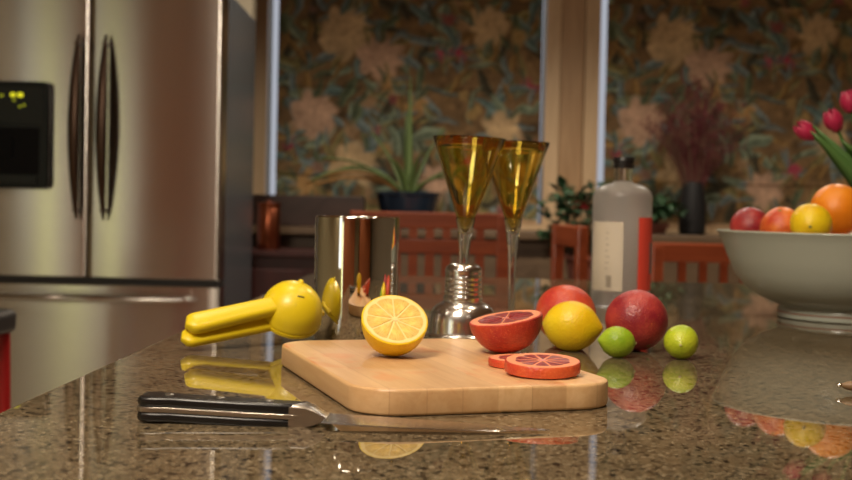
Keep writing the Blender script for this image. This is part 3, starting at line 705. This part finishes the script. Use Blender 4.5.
# the layer underneath that carries them
for i, (dx, dy, r, z) in enumerate(((-0.112, 0.0, 0.036, 0.0745), (-0.058, -0.072, 0.036, 0.0710), (0.030, -0.085, 0.037, 0.0730), (0.0, 0.0, 0.037, 0.0675), (0.085, -0.01, 0.037, 0.0720), (-0.03, 0.085, 0.037, 0.0735))):
    bfruit('orange', 'orange buried in the lower layer, under the top fruit in the bowl', 'orange', dx, dy, z, r, M['orange'], axis=(0.1 * i, 0.3, 1), group='lower fruit in the bowl', seg=28)

# ------------------------------------------------------------------ citrus squeezer
ctr = Vector((-0.1605, 1.424, CT + 0.0400)); end = Vector((-0.2690, 1.345, CT + 0.0255))
uu = (end - ctr).normalized(); nn = Vector((-0.10, -0.74, 0.66)); nn = (nn - uu * nn.dot(uu)).normalized(); vv = nn.cross(uu)
sq = thing('citrus_squeezer', 'yellow enamelled citrus squeezer with two handles beside the tumbler', 'squeezer', ctr)
sq.matrix_world = Matrix.Translation(ctr) @ Matrix((uu, vv, nn)).transposed().to_4x4()
RS = 0.0375
dome = [(0, RS * 1.02)] + [(RS * math.sin(R(a)), RS * 1.02 * math.cos(R(a))) for a in range(8, 88, 8)] + [(RS, 0.002), (RS + 0.0004, 0.0008), (RS + 0.0002, -0.0035), (RS - 0.003, -0.0035), (RS - 0.004, 0.002)] + [((RS - 0.004) * math.sin(R(a)), RS * 0.93 * math.cos(R(a))) for a in range(80, 0, -10)] + [(0, RS * 0.93)]
cup = lathe('cup', dome, M['yellow'], sq, 56, 35)
def bar(name, x0, x1, z0, z1, w0, w1, th, parent, mt):
    n = 26; pts, rad = [], []
    v, f = [], []; seg = 16
    for i in range(n + 1):
        t = i / n; x = x0 + (x1 - x0) * t; wd = w0 + (w1 - w0) * t
        d = (x1 - x) / (w1 * 0.95)
        cap = math.sqrt(max(0.0, 1 - (1 - d) ** 2)) if d < 1 else 1.0
        wd *= max(cap, 0.05); tt = th * (0.45 + 0.55 * cap)
        z = z0 + (z1 - z0) * t
        for k in range(seg):
            a = 2 * math.pi * k / seg; ca, sa = math.cos(a), math.sin(a)
            v.append((x, math.copysign(abs(ca) ** 0.6, ca) * wd, z + math.copysign(abs(sa) ** 0.6, sa) * tt))
    for i in range(n):
        for k in range(seg):
            j = (k + 1) % seg; f.append((i * seg + k, i * seg + j, (i + 1) * seg + j, (i + 1) * seg + k))
    f.append(tuple(range(seg))[::-1]); f.append(tuple(range(n * seg, (n + 1) * seg)))
    return autosmooth(pydata(name, v, f, mt, parent), 50)
bar('handle', 0.008, 0.139, 0.0165, 0.0050, 0.0115, 0.0140, 0.0078, sq, M['yellow'])
press = lathe('press', [(0, 0.018), (0.018, 0.014), (0.030, -0.002), (RS - 0.005, -0.004), (RS + 0.001, -0.0045), (RS + 0.001, -0.0085), (RS - 0.006, -0.0100), (0.02, -0.0105), (0, -0.0100)], M['yellow'], sq, 48, 35)
bar('handle', 0.026, 0.144, -0.0070, -0.0095, 0.0100, 0.0125, 0.0062, sq, M['yellow']).location = (0, 0.0065, 0)
tube('hinge_pin', [(-0.0405, -0.010, -0.003), (-0.0405, 0.010, -0.003)], 0.003, M['yellow'], sq)
for s in (-1, 1): box('hinge_lug', (-0.0385, s * 0.006, -0.003), (0.008, 0.004, 0.007), M['yellow'], sq, 0.0015)
def on_dome(a, b, k=1.02): return Vector((RS * math.sin(a) * math.cos(b), RS * math.sin(a) * math.sin(b), RS * 1.02 * math.cos(a))) * k
# world-up / world-right directions on the dome decide where the slot and nub sit
def dome_dir(wx, wy, wz):
    d = Vector((wx, wy, wz)).normalized(); return Vector((d.dot(uu), d.dot(vv), d.dot(nn))).normalized()
d1 = dome_dir(0.36, -0.72, 0.52); d2 = dome_dir(0.26, -0.62, 0.30)
for d in (d1,):
    p = d * RS * 1.008; s = box('juice_slot', (0, 0, 0), (0.0085, 0.0022, 0.0014), M['dark_hole'], cup, 0.0006)
    wr = Vector((uu.x, vv.x, nn.x)); s.matrix_local = Matrix.Translation(p) @ Matrix((((wr - d * wr.dot(d)).normalized()), d.cross((wr - d * wr.dot(d)).normalized()), d)).transposed().to_4x4()
d3 = dome_dir(0.30, -0.12, 0.95)
nb = lathe('nub', [(0, 0.004), (0.0022, 0.0035), (0.0038, 0.0005), (0.0045, -0.003), (0, -0.003)], M['yellow'], cup, 16, 60)
nb.matrix_local = Matrix.Translation(d3 * RS * 1.01) @ d3.to_track_quat('Z', 'Y').to_matrix().to_4x4()

# ------------------------------------------------------------------ kitchen knife (spine away from the camera)
kn = thing('kitchen_knife', 'kitchen knife with black riveted handle lying before the cutting board', 'knife', (-0.218, 0.9110, CT + 0.0112))
kn.rotation_euler = (0, R(1.7), R(-2.6))
hl = 0.127
def hprof(off=0.0):
    top = [(0.000, 0.0105), (0.004, 0.0145), (0.012, 0.0155), (0.030, 0.0135), (0.060, 0.0128), (0.095, 0.0122), (hl, 0.0115)]
    bot = [(hl, -0.0090), (0.110, -0.0102), (0.080, -0.0120), (0.050, -0.0118), (0.025, -0.0115), (0.012, -0.0150), (0.004, -0.0140), (0.000, -0.0095)]
    return top + bot
prism('tang', hprof(), -0.0019, 0.0019, M['tang'], kn, 0.0003, 1)
sc_hi = [(x + (0.0006 if x < 0.1 else (0.004 if y > 0 else -0.008) if x > 0.12 else 0.0), y * 0.985) for x, y in hprof()]
prism('scale', sc_hi, 0.0019, 0.0098, M['scale'], kn, 0.0028, 4)
prism('scale', sc_hi, -0.0098, -0.0019, M['scale'], kn, 0.0028, 4)
for x in (0.022, 0.062, 0.100): lathe('rivet', [(0, 0.0), (0.0036, 0.0), (0.0036, 0.0103), (0.0030, 0.0106), (0, 0.0107)], M['tang'], kn, 16).location = (x, 0.001, 0)
# bolster: wedge from handle thickness to blade thickness
def bolster():
    secs = [(hl - 0.010, 0.0093), (hl + 0.002, 0.0092), (hl + 0.009, 0.0066), (hl + 0.015, 0.0032), (hl + 0.019, 0.0014)]
    v, f = [], []
    for x, t in secs:
        for y, z in ((0.0117, -t * 0.8), (0.0117, t * 0.8), (0.0095, t), (-0.0065, t), (-0.0092, t * 0.8), (-0.0092, -t * 0.8), (-0.0065, -t), (0.0095, -t)): v.append((x, y, z))
    for i in range(len(secs) - 1):
        for k in range(8):
            j = (k + 1) % 8; f.append((i * 8 + k, i * 8 + j, i * 8 + 8 + j, i * 8 + 8 + k))
    f += [tuple(range(8))[::-1], tuple(range(len(v) - 8, len(v)))]
    return autosmooth(pydata('bolster', v, f, M['tang'], kn), 40)
bolster()
def blade():
    n = 24; x0, L = hl + 0.017, 0.172; v, f = [], []
    for i in range(n + 1):
        t = i / n; x = x0 + L * t
        sp = 0.0112 - 0.0085 * t ** 2.2
        ed = -0.0260 + 0.0285 * t ** 3.0 - 0.001 * math.sin(math.pi * t)
        if i == 0: ed = -0.0250
        th = 0.0012 * (1 - 0.6 * t)
        if i == n: sp, ed = 0.0027, 0.0022
        v += [(x, sp, th), (x, ed + 0.002 * (1 - t), th * 0.4), (x, ed, 0.0), (x, ed + 0.002 * (1 - t), -th * 0.4), (x, sp, -th)]
    for i in range(n):
        for k in range(5):
            j = (k + 1) % 5; f.append((i * 5 + k, i * 5 + j, i * 5 + 5 + j, i * 5 + 5 + k))
    f += [tuple(range(5))[::-1], tuple(range(n * 5, n * 5 + 5))]
    bm = bmesh.new(); me = bpy.data.meshes.new('t'); me.from_pydata(v, [], f); bm.from_mesh(me); bpy.data.meshes.remove(me)
    return from_bm('blade', bm, M['blade'], kn)
blade()

# ------------------------------------------------------------------ small wooden-handled tool at the right edge
tl = thing('wooden_tool', 'pointed brown wooden handle tip at the right edge of the counter', 'tool', (0.3985, 1.137, CT + 0.0074))
tl.rotation_euler = (0, R(0), R(-14))
tube('handle', [(0.005, 0, 0), (0.010, 0, 0), (0.03, 0, 0), (0.08, 0, 0), (0.115, 0, 0), (0.122, 0, 0)], [0.0018, 0.0040, 0.0066, 0.0072, 0.0065, 0.003], M['tool_wood'], tl, 14)
tube('metal_tip', [(0.0, 0, 0), (0.002, 0, 0), (0.0055, 0, 0)], [0.0008, 0.0020, 0.0020], M['chrome'], tl, 12)
tube('ferrule', [(0.0205, 0, 0), (0.0225, 0, 0)], [0.0062, 0.0064], M['scale'], tl, 14)

# ------------------------------------------------------------------ tulips and their vase (vase just outside the picture)
TVX, TVY = 0.975, 2.36
vs = thing('tulip_vase', 'dark vase holding the pink tulips, behind the fruit bowl', 'vase', (TVX, TVY, CT))
lathe('body', [(0, 0), (0.04, 0), (0.045, 0.01), (0.052, 0.08), (0.045, 0.15), (0.042, 0.165), (0.039, 0.165), (0.042, 0.15), (0.048, 0.08), (0.041, 0.012), (0, 0.010)], M['vase_dark'], vs, 40)
def petal_mesh():
    nu, nv = 7, 9; v, f = [], []
    for j in range(nv):
        t = j / (nv - 1); prof = math.sin(math.pi * (0.10 + 0.80 * t)) ** 0.8
        rad = 0.0185 * (0.30 + 0.70 * math.sin(math.pi * min(1, 0.08 + 0.78 * t)))
        for i in range(nu):
            s = -1 + 2 * i / (nu - 1); a = s * 0.72 * prof
            v.append((rad * math.cos(a), rad * math.sin(a), 0.046 * t - 0.003 * s * s * t))
    for j in range(nv - 1):
        for i in range(nu - 1): f.append((j * nu + i, j * nu + i + 1, (j + 1) * nu + i + 1, (j + 1) * nu + i))
    me = bpy.data.meshes.new('petal'); me.from_pydata(v, [], f); me.update()
    for p in me.polygons: p.use_smooth = True
    me.materials.append(M['tulip']); return me
PM = petal_mesh()
def tulip(label, head, axis, leaves):
    base = Vector((TVX, TVY, CT + 0.03)); head = Vector(head); axis = Vector(axis).normalized()
    t_ = thing('tulip', label, 'tulip', base, group='pink tulips in the vase')
    hd = head - base
    pts = bez((0, 0, 0), hd - axis * 0.16, hd, 12)
    tube('stem', pts, 0.0034, M['leaf_tulip'], t_, 8)
    bl = lathe('bloom_base', [(0, -0.002), (0.006, 0.0), (0.0085, 0.004), (0, 0.006)], M['leaf_tulip'], t_, 12)
    q = axis.to_track_quat('Z', 'Y'); bl.location = hd; bl.rotation_mode = 'QUATERNION'; bl.rotation_quaternion = q
    for k in range(6):
        o = link('petal', PM, None, t_); o.rotation_mode = 'QUATERNION'
        o.rotation_quaternion = q @ Matrix.Rotation(k * math.pi / 3 + 0.3, 3, 'Z').to_quaternion()
        o.location = hd; s = 1.0 if k % 2 else 0.93; o.scale = (s, s, 1.0)
        md = o.modifiers.new('thick', 'SOLIDIFY'); md.thickness = 0.0008
    for (a, b, c, wd, sd) in leaves:
        p = [x for x in bez(a, b, c, 12)]
        n = len(p); strip('leaf', p, [max(0.001, wd * sinp(math.pi * (0.12 + 0.88 * i / (n - 1))) ** 0.8) for i in range(n)], M['leaf_tulip'], t_, sd)
    return t_
tulip('pink tulip bloom furthest left, tilting toward the left', (0.768, 2.36, CT + 0.325), (-0.75, -0.1, 0.50),
      [((-0.015, -0.01, 0.05), (-0.10, -0.06, 0.19), (-0.218, -0.02, 0.318), 0.024, (0.5, -0.6, 0.4)), ((-0.01, 0.0, 0.05), (-0.05, -0.05, 0.20), (-0.17, -0.04, 0.29), 0.022, (0.6, -0.5, 0.5)), ((-0.02, -0.02, 0.05), (-0.09, -0.07, 0.17), (-0.235, -0.06, 0.305), 0.019, (0.6, -0.4, 0.6)), ((-0.01, -0.03, 0.06), (-0.06, -0.08, 0.20), (-0.14, -0.08, 0.27), 0.024, (0.6, -0.6, 0.3))])
tulip('pink tulip bloom between the two others, nearly upright', (0.808, 2.34, CT + 0.338), (-0.45, -0.1, 0.8),
      [((0.0, -0.01, 0.05), (-0.06, -0.06, 0.22), (-0.13, -0.05, 0.335), 0.020, (0.6, -0.5, 0.3))])
tulip('pink tulip bloom furthest right, cut by the picture edge', (0.848, 2.38, CT + 0.378), (-0.25, -0.05, 0.95),
      [((0.0, -0.01, 0.05), (-0.03, -0.05, 0.25), (-0.09, -0.05, 0.34), 0.022, (0.7, -0.4, 0.2)), ((0.01, 0.02, 0.05), (0.05, 0.03, 0.2), (0.12, 0.05, 0.30), 0.022, (0.4, 0.6, 0.3))])

# ================================================================== beyond the island
def chair(label, loc, rotz, wd, back_h, style, group='red wooden chairs at the dining end'):
    """back faces the camera at local -Y; seat toward +Y"""
    t_ = thing('dining_chair', label, 'chair', loc, (0, 0, R(rotz)), group)
    m = M['red_wood']; hw = wd / 2; D = 0.42
    for s in (-1, 1):
        box('leg', (s * (hw - 0.02), 0, back_h / 2), (0.04, 0.035, back_h), m, t_, 0.004)
        box('leg', (s * (hw - 0.02), D, 0.22), (0.04, 0.04, 0.44), m, t_, 0.004)
    box('seat', (0, D / 2 + 0.005, 0.455), (wd + 0.02, D + 0.04, 0.03), m, t_, 0.008)
    for y in (0, D): box('stretcher', (0, y, 0.18), (wd - 0.07, 0.02, 0.03), m, t_)
    box('top_rail', (0, 0, back_h - 0.022), (wd + 0.004, 0.03, 0.05 if style == 'mission' else 0.066), m, t_, 0.004)
    if style == 'mission':
        nb_ = int((wd - 0.08) / 0.047); sp2 = (wd - 0.08) / nb_
        for i in range(nb_ - 1): box('spindle', (-hw + 0.04 + sp2 * (i + 1), 0, back_h - 0.062), (sp2 * 0.50, 0.018, 0.040), m, t_)
        box('middle_rail', (0, 0, back_h - 0.103), (wd - 0.07, 0.026, 0.045), m, t_, 0.003)
        for i in range(nb_ - 1): box('slat', (-hw + 0.04 + sp2 * (i + 1), 0, back_h - 0.26), (sp2 * 0.55, 0.018, 0.28), m, t_)
        box('lower_rail', (0, 0, back_h - 0.42), (wd - 0.07, 0.026, 0.05), m, t_, 0.003)
    elif style == 'slat':
        nb_ = max(2, round((wd - 0.07) / 0.075)); sp2 = (wd - 0.07) / nb_
        for i in range(nb_ - 1): box('slat', (-hw + 0.035 + sp2 * (i + 1), 0, back_h - 0.20), (0.028, 0.018, 0.30), m, t_)
        box('lower_rail', (0, 0, back_h - 0.36), (wd - 0.07, 0.026, 0.05), m, t_, 0.003)
    return t_
chair('red wooden chair with square cutouts behind the tumbler and amber glasses', (0.012, 3.72, 0), 0, 0.50, CT + 0.150, 'mission')
chair('red wooden slat back chair between the bottle and the fruit bowl', (1.01, 4.15, 0), 2, 0.44, CT + 0.052, 'slat')
chair('narrow red wooden chair turned sideways, left of the bottle', (0.460, 3.80, 0), -82, 0.34, CT + 0.110, 'open')
# dining table they stand at
tbl = thing('dining_table', 'dark wooden dining table behind the red chairs', 'table', (0.92, 4.86, 0))
box('table_top', (0, 0, 0.74), (1.9, 0.46, 0.035), M['dark_wood'], tbl, 0.006)
for x in (-0.88, 0.88):
    for y in (-0.18, 0.18): box('leg', (x, y, 0.36), (0.06, 0.06, 0.72), M['dark_wood'], tbl, 0.004)

# dark sideboard and copper tin right of the refrigerator
sb = thing('sideboard', 'dark maroon wood sideboard right of the refrigerator', 'sideboard', (-0.47, 4.86, 0))
box('carcass', (0, 0, 0.44), (0.60, 0.36, 0.88), M['maroon_wood'], sb)
box('top', (0, 0, 0.892), (0.64, 0.40, 0.024), M['maroon_wood'], sb, 0.004)
for s in (-1, 1):
    d_ = box('door', (s * 0.15, -0.187, 0.45), (0.28, 0.016, 0.76), M['maroon_wood'], sb, 0.004)
    lathe('knob', [(0, 0.02), (0.012, 0.016), (0.006, 0.004), (0.006, 0), (0, 0)], M['copper'], d_, 16).matrix_local = Matrix.Translation((s * 0.03, -0.195, 0.5)) @ Matrix.Rotation(R(90), 4, 'X')
tn = thing('copper_tin', 'tall copper coloured tin on the dark sideboard', 'tin', (-0.640, 4.80, 0.9045))
lathe('body', [(0, 0), (0.046, 0), (0.048, 0.004), (0.048, 0.165), (0.046, 0.168), (0, 0.168)], M['copper'], tn, 32)
lathe('lid', [(0.0, 0.1682), (0.0495, 0.1682), (0.0495, 0.186), (0.046, 0.190), (0.010, 0.192), (0.010, 0.200), (0, 0.202)], M['copper'], tn, 32)
bx = thing('filler_box', 'long dark wooden planter box added on the ledge to darken the area left of the aloe', 'filler', (-0.545, 5.26, CT + 0.0728))  # invented box filling the dark area below the left blind
for y in (-0.08, 0.08): box('side_board', (0, y, 0.068), (0.54, 0.016, 0.135), M['dark_wood'], bx, 0.003)
for x in (-0.262, 0.262): box('end_board', (x, 0, 0.068), (0.016, 0.143, 0.135), M['dark_wood'], bx, 0.003)
box('soil', (0, 0, 0.06), (0.507, 0.143, 0.115), M['soil'], bx)

# aloe in a dark glazed pot on the ledge
LZ = CT + 0.0728
al = thing('aloe_plant', 'spiky aloe plant in a dark blue glazed pot before the blind', 'plant', (-0.085, 5.25, LZ))
lathe('pot', [(0, 0), (0.095, 0), (0.10, 0.006), (0.128, 0.09), (0.140, 0.145), (0.146, 0.150), (0.146, 0.162), (0.134, 0.162), (0.125, 0.13), (0, 0.13)], M['pot_blue'], al, 40)
lathe('soil', [(0, 0.150), (0.128, 0.146), (0.128, 0.135), (0, 0.135)], M['soil'], al, 24)
random.seed(11)
def aloe_leaf(az, L, droop, w_, m, elev=50):
    d = Vector((math.cos(az), math.sin(az), 0)); e = R(elev)
    p1 = d * (L * 0.45 * math.cos(e)) + Vector((0, 0, 0.14 + L * 0.55 * math.sin(e)))
    p2 = d * (L * math.cos(e) * 1.0) + Vector((0, 0, 0.14 + L * math.sin(e) - droop))
    p = bez(d * 0.02 + Vector((0, 0, 0.145)), p1, p2, 12); n = len(p)
    sd = d.cross(Vector((0, 0, 1)))
    strip('leaf', p, [w_ * (1 - 0.93 * (i / (n - 1)) ** 1.3) for i in range(n)], m, al, sd, 0.005, 0.45)
for az, L, dr_, w_, el, m in ((1.5, 0.54, 0.0, 0.020, 88, 'aloe'), (1.8, 0.42, 0.02, 0.018, 78, 'aloe'), (0.6, 0.40, 0.04, 0.018, 62, 'aloe'), (2.6, 0.40, 0.06, 0.018, 60, 'aloe'),
                              (3.2, 0.50, 0.16, 0.018, 40, 'aloe'), (0.0, 0.42, 0.14, 0.018, 42, 'aloe'), (3.6, 0.58, 0.30, 0.017, 38, 'aloe'), (5.8, 0.38, 0.18, 0.018, 40, 'aloe'),
                              (4.3, 0.34, 0.12, 0.018, 55, 'aloe'), (5.1, 0.34, 0.1, 0.018, 60, 'aloe'), (3.05, 0.56, 0.28, 0.016, 36, 'aloe_dry'), (3.35, 0.47, 0.19, 0.020, 30, 'aloe_dry'), (2.9, 0.45, 0.2, 0.016, 45, 'aloe'), (0.25, 0.5, 0.22, 0.016, 40, 'aloe')):
    aloe_leaf(az, L, dr_, w_, M[m], el)

# dried red grasses in a dark vase
dg = thing('dried_grass', 'spray of dried dark red grass in a dark vase on the ledge', 'dried flowers', (1.185, 5.28, LZ))
lathe('vase', [(0, 0), (0.05, 0), (0.058, 0.01), (0.062, 0.12), (0.048, 0.22), (0.045, 0.235), (0.040, 0.235), (0.043, 0.22), (0.055, 0.12), (0.05, 0.015), (0, 0.012)], M['vase_dark'], dg, 32)
def spray(name, n_, m, seed, spread, h0, h1, rad, tuft):
    rg = random.Random(seed); v, f = [], []
    def seg_tube(pts, r0, r1):
        b = len(v); n = len(pts)
        for i, p in enumerate(pts):
            r = r0 + (r1 - r0) * i / (n - 1)
            for k in range(3):
                a = 2.094 * k; v.append((p[0] + r * math.cos(a), p[1] + r * math.sin(a), p[2]))
        for i in range(n - 1):
            for k in range(3):
                j = (k + 1) % 3; f.append((b + i * 3 + k, b + i * 3 + j, b + i * 3 + 3 + j, b + i * 3 + 3 + k))
    for i in range(n_):
        a = rg.uniform(0, 6.283); s = rg.random() ** 0.7 * spread; h = rg.uniform(h0, h1)
        end_ = (math.cos(a) * s, math.sin(a) * s * 0.6, 0.20 + h * (1 - 0.35 * (s / spread) ** 2))
        p = bez((math.cos(a) * 0.02, math.sin(a) * 0.02, 0.10), (math.cos(a) * s * 0.25, math.sin(a) * s * 0.2, 0.20 + h * 0.55), end_, 7)
        seg_tube(p, rad, rad * 0.5)
        for q in range(tuft):
            b = p[-1 - rg.randrange(4)]; d = Vector((rg.gauss(0, 0.035), rg.gauss(0, 0.02), rg.uniform(0.0, 0.06)))
            seg_tube([b, b + d * 0.5, b + d], rad * 1.1, rad * 0.5)
    return pydata(name, v, f, m, dg)
spray('grass_stems', 120, M['dry_red'], 3, 0.25, 0.22, 0.50, 0.0024, 9)
spray('grass_stems', 60, M['dry_tan'], 5, 0.32, 0.25, 0.50, 0.0018, 4)

# leafy potted plants on the ledge and table
def leafy(label, loc, pot_r, pot_h, spread, h, nleaf, seed, size, flowers=0):
    t_ = thing('leafy_plant', label, 'plant', loc, group='dark leafy plants by the window'); rg = random.Random(seed)
    lathe('pot', [(0, 0), (pot_r * 0.75, 0), (pot_r, pot_h - 0.02), (pot_r * 1.1, pot_h - 0.02), (pot_r * 1.1, pot_h), (pot_r * 0.95, pot_h), (pot_r * 0.9, pot_h - 0.02), (0, pot_h - 0.02)], M['terracotta'], t_, 28)
    lm = None
    for i in range(nleaf):
        a = rg.uniform(0, 6.283); s = rg.random() ** 0.6; tip = Vector((math.cos(a) * spread * s, math.sin(a) * spread * 0.6 * s, pot_h + h * (0.15 + 0.85 * rg.random() * (1 - 0.3 * s))))
        d = Vector((rg.gauss(0, 1), rg.gauss(0, 1) - 0.4, rg.gauss(0.1, 0.6))).normalized()
        if lm is None:
            o = strip('leaf', [(0, 0, 0), (size * 0.25, 0, 0.006), (size * 0.55, 0, 0.008), (size * 0.8, 0, 0.002), (size, 0, -0.01)], [0.003, size * 0.30, size * 0.36, size * 0.20, 0.001], M['leaf_dark'], t_, (0, 1, 0), 0.0006, 0.2); lm = o.data
        else: o = link('leaf', lm, None, t_)
        o.location = tip; o.rotation_mode = 'QUATERNION'; o.rotation_quaternion = d.to_track_quat('X', 'Z')
        k = rg.uniform(0.8, 1.35); o.scale = (k, k, k)
    # stems
    v, f = [], []
    for i in range(16):
        a = rg.uniform(0, 6.283); s = rg.random(); e_ = (math.cos(a) * spread * s * 0.8, math.sin(a) * spread * 0.5 * s, pot_h + h * 0.8 * (0.4 + 0.6 * rg.random()))
        p = bez((0, 0, pot_h - 0.02), (e_[0] * 0.2, e_[1] * 0.2, e_[2] * 0.7), e_, 5); b = len(v)
        for q in p:
            for k in range(3): v.append((q[0] + 0.003 * math.cos(2.094 * k), q[1] + 0.003 * math.sin(2.094 * k), q[2]))
        for q in range(5):
            for k in range(3): f.append((b + q * 3 + k, b + q * 3 + (k + 1) % 3, b + q * 3 + 3 + (k + 1) % 3, b + q * 3 + 3 + k))
    pydata('stems', v, f, M['leaf_dark'], t_)
    for i in range(flowers):
        c = Vector((-0.055 + 0.012 * i, -0.06, pot_h + h * 0.66))
        for k in range(6):
            o = strip('bract', [(0, 0, 0), (0.02, 0, 0.004), (0.04, 0, 0.0)], [0.004, 0.013, 0.001], M['red_flower'], t_, (0, 1, 0), 0.0006, 0.2)
            o.location = c; o.rotation_mode = 'QUATERNION'; o.rotation_quaternion = Vector((math.cos(k * 1.05 + i), -0.5, math.sin(k * 1.05 + i) * 0.35)).to_track_quat('X', 'Z')
    return t_
leafy('dark leafy plant with a red bract in a pot left of the bottle', (0.665, 4.86, 0.758), 0.09, 0.15, 0.20, 0.31, 280, 21, 0.052, 3)
leafy('dark leafy plant on the ledge between the bottle and the dried grass', (1.00, 5.20, LZ), 0.06, 0.05, 0.115, 0.12, 130, 23, 0.050)

# red-legged stool at the far left
stl = thing('bar_stool', 'red legged bar stool with a black seat at the left edge', 'stool', (-1.143, 2.62, 0))
box('seat', (0, 0, 0.800), (0.36, 0.36, 0.055), M['black_leather'], stl, 0.015, 3)
for sx in (-1, 1):
    for sy in (-1, 1): tube('leg', [(sx * 0.165, sy * 0.165, 0), (sx * 0.155, sy * 0.155, 0.772)], 0.0155, M['red_paint'], stl, 12, 1.0, (0, 1, 0))
for sy in (-1, 1): tube('stretcher', [(-0.16, sy * 0.16, 0.26), (0.16, sy * 0.16, 0.26)], 0.010, M['red_paint'], stl)
for sx in (-1, 1): tube('stretcher', [(sx * 0.16, -0.16, 0.32), (sx * 0.16, 0.16, 0.32)], 0.010, M['red_paint'], stl)
